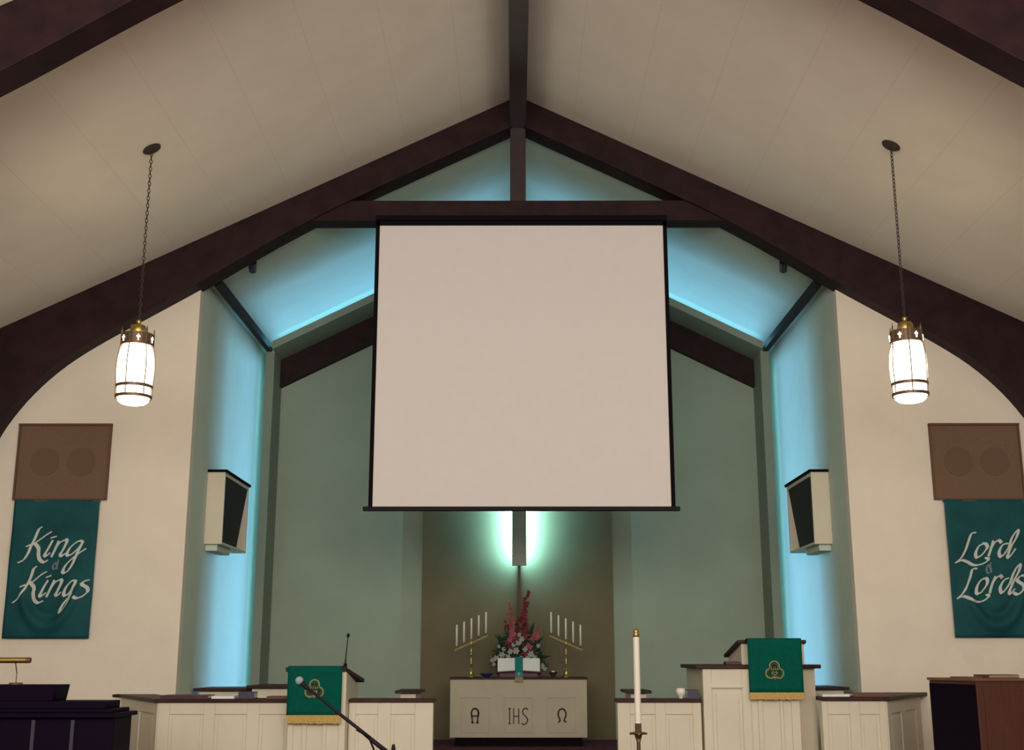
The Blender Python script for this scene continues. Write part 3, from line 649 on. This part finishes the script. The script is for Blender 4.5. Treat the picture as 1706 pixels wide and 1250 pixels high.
MB().box(2.655-.001, 2.667, 11.2, 11.9, .5, 1.3).build('panel', 'rail', t, bevel=.006)
MB().slab([(1.555, 10.80), (2.47, 10.80), (2.715, 11.05), (2.715, 12.15), (1.60, 12.15)], PZ, PZ+.035).build('ledge', 'cap', t, bevel=.006)
# reading desk, sloping towards the preacher
D0, D1 = 10.95, 11.60
MB().prism([(1.985, D0, PZ+.035), (2.545, D0, PZ+.035), (2.545, D1, PZ+.035), (1.985, D1, PZ+.035)], [(1.985, D0, PZ+.215), (2.545, D0, PZ+.215), (2.545, D1, PZ+.105), (1.985, D1, PZ+.105)]).build('desk_box', 'rail', t, bevel=.003)
MB().prism([(1.945, D0-.04, PZ+.222), (2.56, D0-.04, PZ+.222), (2.56, D1+.04, PZ+.098), (1.945, D1+.04, PZ+.098)], [(1.945, D0-.04, PZ+.25), (2.56, D0-.04, PZ+.25), (2.56, D1+.04, PZ+.126), (1.945, D1+.04, PZ+.126)]).build('desk_top', 'cap', t, bevel=.004)
parament('r', 'green fringed cloth with gold trefoil emblem hanging over the right pulpit', 2.01, 2.485, 10.80-.014, 1.772, 1.31, 1.25, 11.3, .17, 2.235, 1.50)
tag(MB().box(1.83, 1.96, 10.88, 11.0, PZ+.035, PZ+.062).build('hymn_book', 'bookdark', bevel=.004), 'small dark book lying on the pulpit ledge left of its cloth', 'book', 'books on the chancel furniture')

# ------------------------------------------------------------------ choir desks behind the rails
def desk(x0, x1, y0, y1, z, label, boxin=.05, slope=.0):
    t = thing('choir_desk', label, 'choir desk', ((x0+x1)/2, y0, .35), 'choir desks behind the rails')
    MB().box(x0+boxin, x1-boxin, y0+.05, y1-.05, .35, z-.03).build('body', 'rail', t, bevel=.004)
    MB().box(x0+boxin+.06, x1-boxin-.06, y0+.035, y0+.049, .5, z-.12).build('panel', 'rail', t, bevel=.004)
    MB().prism([(x0, y0, z-.03), (x1, y0, z-.03), (x1, y1, z-.03+slope), (x0, y1, z-.03+slope)], [(x0, y0, z), (x1, y0, z), (x1, y1, z+slope), (x0, y1, z+slope)]).build('desk_top', 'cap', t, bevel=.006)
    return t
desk(-3.40, -2.83, 12.9, 13.7, 1.30, 'choir desk with dark top beside the blue wall, behind the left rail')
desk(-2.78, -1.75, 12.6, 13.4, 1.335, 'taller choir desk with dark top, behind the lectern on its left')
desk(-1.26, -1.00, 12.6, 13.3, 1.285, 'small white post desk with dark top, right of the lectern')
desk(1.10, 1.36, 12.6, 13.3, 1.285, 'small white post desk with dark top, behind the floor candle')
desk(2.78, 3.38, 12.6, 13.4, 1.320, 'choir desk with dark top beside the blue wall, behind the right rail')
def book(x, y, z, w_, d_, h_, mt, label, rot=0):
    t = thing('hymn_book', label, 'book', (x, y, z), 'books on the chancel furniture'); 
    MB().box(x-w_/2, x+w_/2, y-d_/2, y+d_/2, z, z+.004).box(x-w_/2, x+w_/2, y-d_/2, y+d_/2, z+h_-.004, z+h_).box(x-w_/2, x+w_/2, y-d_/2, y-d_/2+.004, z+.004, z+h_-.004).build('cover', mt, t)
    MB().box(x-w_/2+.005, x+w_/2-.006, y-d_/2+.006, y+d_/2-.006, z+.0045, z+h_-.0045).build('page_block', 'page', t)
    return t
CZ = RZ + .032
book(-2.95, 11.02, CZ, .42, .26, .030, 'bookdark', 'wide maroon book lying on the left rail cap near its corner')
book(-2.62, 11.02, CZ, .20, .18, .022, 'page', 'white booklet lying on the left rail cap')
book(-2.42, 11.05, CZ, .14, .18, .055, 'bookblue', 'thick dark violet book on the left rail cap, right of the white booklet')
book(-2.13, 11.02, CZ, .20, .20, .020, 'booktan', 'thin brown book on the left rail cap against the lectern')
book(1.54, 11.02, CZ, .10, .18, .075, 'bookblue', 'small dark book standing against the pulpit, beside the white cup')
book(2.80, 11.03, 1.275, .24, .22, .020, 'page', 'white booklet lying on the right rail cap beside the pulpit')
book(3.12, 11.05, 1.275, .34, .24, .030, 'booktan', 'brown book lying on the right rail cap at its corner')
t = thing('cup', 'small round white cup on the rail cap left of the pulpit', 'cup', (1.44, 11.0, CZ))
MB().lathe([(0, CZ), (.020, CZ), (.016, CZ+.014), (.030, CZ+.026), (.041, CZ+.046), (.043, CZ+.064), (.036, CZ+.088), (.032, CZ+.088), (.038, CZ+.06), (.02, CZ+.034), (0, CZ+.03)], (1.44, 11.0)).build('bowl', 'whiteplastic', t, smooth=True)

# ------------------------------------------------------------------ tall floor candle
CXX, CYY = .905, 9.5
t = thing('candle_stand', 'brass floor stand with crossed collar under the tall white candle', 'candle stand', (CXX, CYY, 0))
MB().lathe([(0, 0), (.16, 0), (.16, .02), (.12, .035), (.05, .06), (.03, .10), (.02, .13), (0, .13)], (CXX, CYY)).build('base', 'oldbrass', t, smooth=True)
MB().lathe([(.020, .12), (.016, .5), (.024, .52), (.016, .54), (.015, .98), (.022, 1.01), (0, 1.01)], (CXX, CYY), 16).build('stem', 'oldbrass', t, smooth=True)
MB().lathe([(0, 1.01), (.022, 1.01), (.03, 1.035), (.060, 1.045), (.062, 1.052), (.030, 1.058), (.025, 1.06), (.025, 1.12), (0, 1.12)], (CXX, CYY)).build('socket', 'oldbrass', t, smooth=True)
MB().tube([(CXX-.068, CYY, 1.044), (CXX+.068, CYY, 1.044)], .007, 8).tube([(CXX, CYY-.068, 1.044), (CXX, CYY+.068, 1.044)], .007, 8).build('cross_arm', 'oldbrass', t)
t = thing('floor_candle', 'tall thick white candle with brass cap in front of the right rail', 'candle', (CXX, CYY, 1.12))
MB().lathe([(0, 1.115), (.0245, 1.115), (.0245, 1.768), (0, 1.768)], (CXX, CYY)).build('wax', 'wax', t, smooth=False)
MB().lathe([(0, 1.766), (.0262, 1.766), (.0262, 1.785), (.019, 1.792), (.0225, 1.80), (.0225, 1.815), (.012, 1.826), (0, 1.826)], (CXX, CYY)).build('brass_cap', 'brass', t, smooth=True)

# ------------------------------------------------------------------ boom microphone in front
t = thing('boom_microphone', 'black boom microphone stand reaching across the left lectern cloth', 'microphone stand', (-.62, 6.0, 0))
bx0, by0 = -.622, 6.0
MB().lathe([(0, 0), (.14, 0), (.14, .012), (.04, .03), (.02, .06), (0, .06)], (bx0, by0)).build('base', 'blackmetal', t, smooth=True)
MB().tube([(bx0, by0, .03), (bx0, by0, 1.13)], .011, 12).build('pole', 'blackmetal', t, smooth=True)
m = MB(); m.tube([(bx0-.028, by0, 1.150), (bx0+.030, by0, 1.150)], .021, 12); m.tube([(bx0, by0, 1.12), (bx0, by0, 1.185), (bx0, by0, 1.20)], [.012, .010, .006], 10)
m.build('clutch', 'blackmetal', t)
MB().tube([(-1.045, 5.98, 1.463), (-.96, 5.985, 1.400), (-.90, 5.99, 1.352), (-.79, 5.99, 1.271), (-.70, 5.995, 1.20), (-.60, 6.0, 1.125)], [.0065, .0075, .008, .0085, .011, .012], 10).build('boom_arm', 'blackmetal', t, smooth=True)
MB().tube([(-.80, 5.985, 1.268), (-.74, 5.98, 1.235), (-.715, 5.98, 1.18), (-.70, 5.98, 1.08), (-.66, 5.98, .9), (-.63, 5.98, .5), (-.63, 5.98, .08)], .005, 8).build('cable', 'black', t, smooth=True)
MB().tube([(-1.072, 5.978, 1.487), (-1.04, 5.98, 1.458)], [.014, .009], 10).build('microphone_body', 'blackmetal', t)
MB().ball((-1.083, 5.977, 1.497), .020, 14).build('windscreen', 'foam', t, smooth=True, label='grey foam windscreen')

# ------------------------------------------------------------------ organ console at the left edge
t = thing('organ_console', 'near-black stepped organ console standing at the lower left edge', 'organ', (-3.9, 8.9, 0))
MB().box(-4.9, -2.80, 8.55, 8.95, 0, 1.205).build('case', 'organ', t, bevel=.008)
MB().box(-4.95, -2.775, 8.50, 9.0, 1.205, 1.235).build('case_top', 'organ', t, bevel=.006)
MB().box(-4.9, -2.82, 8.58, 8.95, 1.235, 1.262).build('upper_shelf', 'organ', t, bevel=.006)
MB().box(-4.88, -2.885, 8.60, 8.93, 1.262, 1.312).build('upper_case', 'organ', t, bevel=.006)
MB().wall([(-4.8, 1.312), (-3.265, 1.312), (-3.245, 1.422), (-4.8, 1.422)], 8.62, 8.9).build('music_desk', 'organ', t, bevel=.006)
for x in (-3.345, -3.075):
    m = MB(); m.prism([(x-.012, 8.528, .1), (x+.012, 8.528, .1), (x+.012, 8.549, .1), (x-.012, 8.549, .1)], [(x-.012, 8.528, 1.19), (x+.012, 8.528, 1.19), (x+.012, 8.549, 1.19), (x-.012, 8.549, 1.19)])
    m.build('edge_strip', 'strip', t, label='thin grey upright strip')
t = thing('organ_lamp', 'horizontal brass tube lamp standing on the dark organ', 'lamp', (-3.52, 8.8, 1.422))
MB().tube([(-3.95, 8.75, 1.590), (-3.52, 8.75, 1.590)], .020, 16).build('lamp_shade', 'brass', t)
MB().tube([(-3.52, 8.75, 1.590), (-3.49, 8.75, 1.590)], [.021, .019], 16).build('shade_cap', 'oldbrass', t)
MB().tube([(-3.60, 8.8, 1.43), (-3.60, 8.8, 1.50), (-3.60, 8.76, 1.575)], .004, 8).build('stem', 'oldbrass', t)
MB().lathe([(0, 1.422), (.05, 1.422), (.045, 1.434), (0, 1.436)], (-3.60, 8.8)).build('base', 'oldbrass', t)

# ------------------------------------------------------------------ mahogany piano-like console at the right edge
t = thing('upright_piano', 'red mahogany upright instrument case at the lower right edge', 'piano', (3.62, 9.8, 0))
Nn = Vector((3.625, 9.80, 0)); du = Vector((math.cos(.26), math.sin(.26), 0)); dv = Vector((-math.sin(.26), math.cos(.26), 0))
def loc_(u, v, z): p = Nn + du*u + dv*v; return (p.x, p.y, z)
prof = [(0, 0), (1.45, 0), (1.45, 1.20), (.60, 1.28), (.475, 1.425), (0, 1.425)]
MB().prism([loc_(u, 0, z) for u, z in prof], [loc_(u, .64, z) for u, z in prof]).build('case', 'mahog', t, bevel=.006)
MB().prism([loc_(u, v, 1.426) for u, v in ((-.012, -.012), (.48, -.012), (.48, .652), (-.012, .652))], [loc_(u, v, 1.448) for u, v in ((-.012, -.012), (.48, -.012), (.48, .652), (-.012, .652))]).build('lid', 'mahogtop', t, bevel=.004)
m = MB(); m.prism([loc_(-.008, .06, z) for z in ()] or [loc_(-.008, .01, .1), loc_(-.008, .63, .1), loc_(-.008, .63, 1.40), loc_(-.008, .01, 1.40)], [loc_(-.0005, .01, .1), loc_(-.0005, .63, .1), loc_(-.0005, .63, 1.40), loc_(-.0005, .01, 1.40)])
m.build('side_panel', 'organ', t, bevel=.002, label='near-black side panel')
MB().prism([loc_(u, -.010, z) for u, z in ((.06, .1), (.42, .1), (.42, 1.35), (.06, 1.35))], [loc_(u, -.0005, z) for u, z in ((.06, .1), (.42, .1), (.42, 1.35), (.06, 1.35))]).build('front_panel', 'mahog', t, bevel=.003)
def lbook(u0, u1, v0, v1, z0, z1, mt, label):
    t = thing('hymn_book', label, 'book', loc_((u0+u1)/2, (v0+v1)/2, z0), 'books on the chancel furniture')
    MB().prism([loc_(u, v, z0) for u, v in ((u0, v0), (u1, v0), (u1, v1), (u0, v1))], [loc_(u, v, z1) for u, v in ((u0, v0), (u1, v0), (u1, v1), (u0, v1))]).build('cover', mt, t, bevel=.003)
    e = .004
    MB().prism([loc_(u, v, z0+.006) for u, v in ((u0+e, v0-.002), (u1+.002, v0-.002), (u1+.002, v1-e), (u0+e, v1-e))], [loc_(u, v, z1-.006) for u, v in ((u0+e, v0-.002), (u1+.002, v0-.002), (u1+.002, v1-e), (u0+e, v1-e))]).build('page_block', 'tab', t)
lbook(.16, .44, .05, .25, 1.448, 1.476, 'booktan', 'brown book lying on the mahogany instrument case in front of the music sheet')
lbook(-.0, .14, .10, .34, 1.448, 1.460, 'mahogtop', 'thin reddish booklet lying on the left of the mahogany case')
sh = MB(); A = [loc_(.20, .30, 1.448), loc_(.395, .30, 1.448), loc_(.335, .42, 1.70), loc_(.14, .42, 1.70)]
sh.prism(A, [(p[0]+.001, p[1]+.003, p[2]) for p in A])
tag(sh.build('music_sheet', 'sheet'), 'pale music sheet leaning upright on top of the mahogany case', 'sheet music')
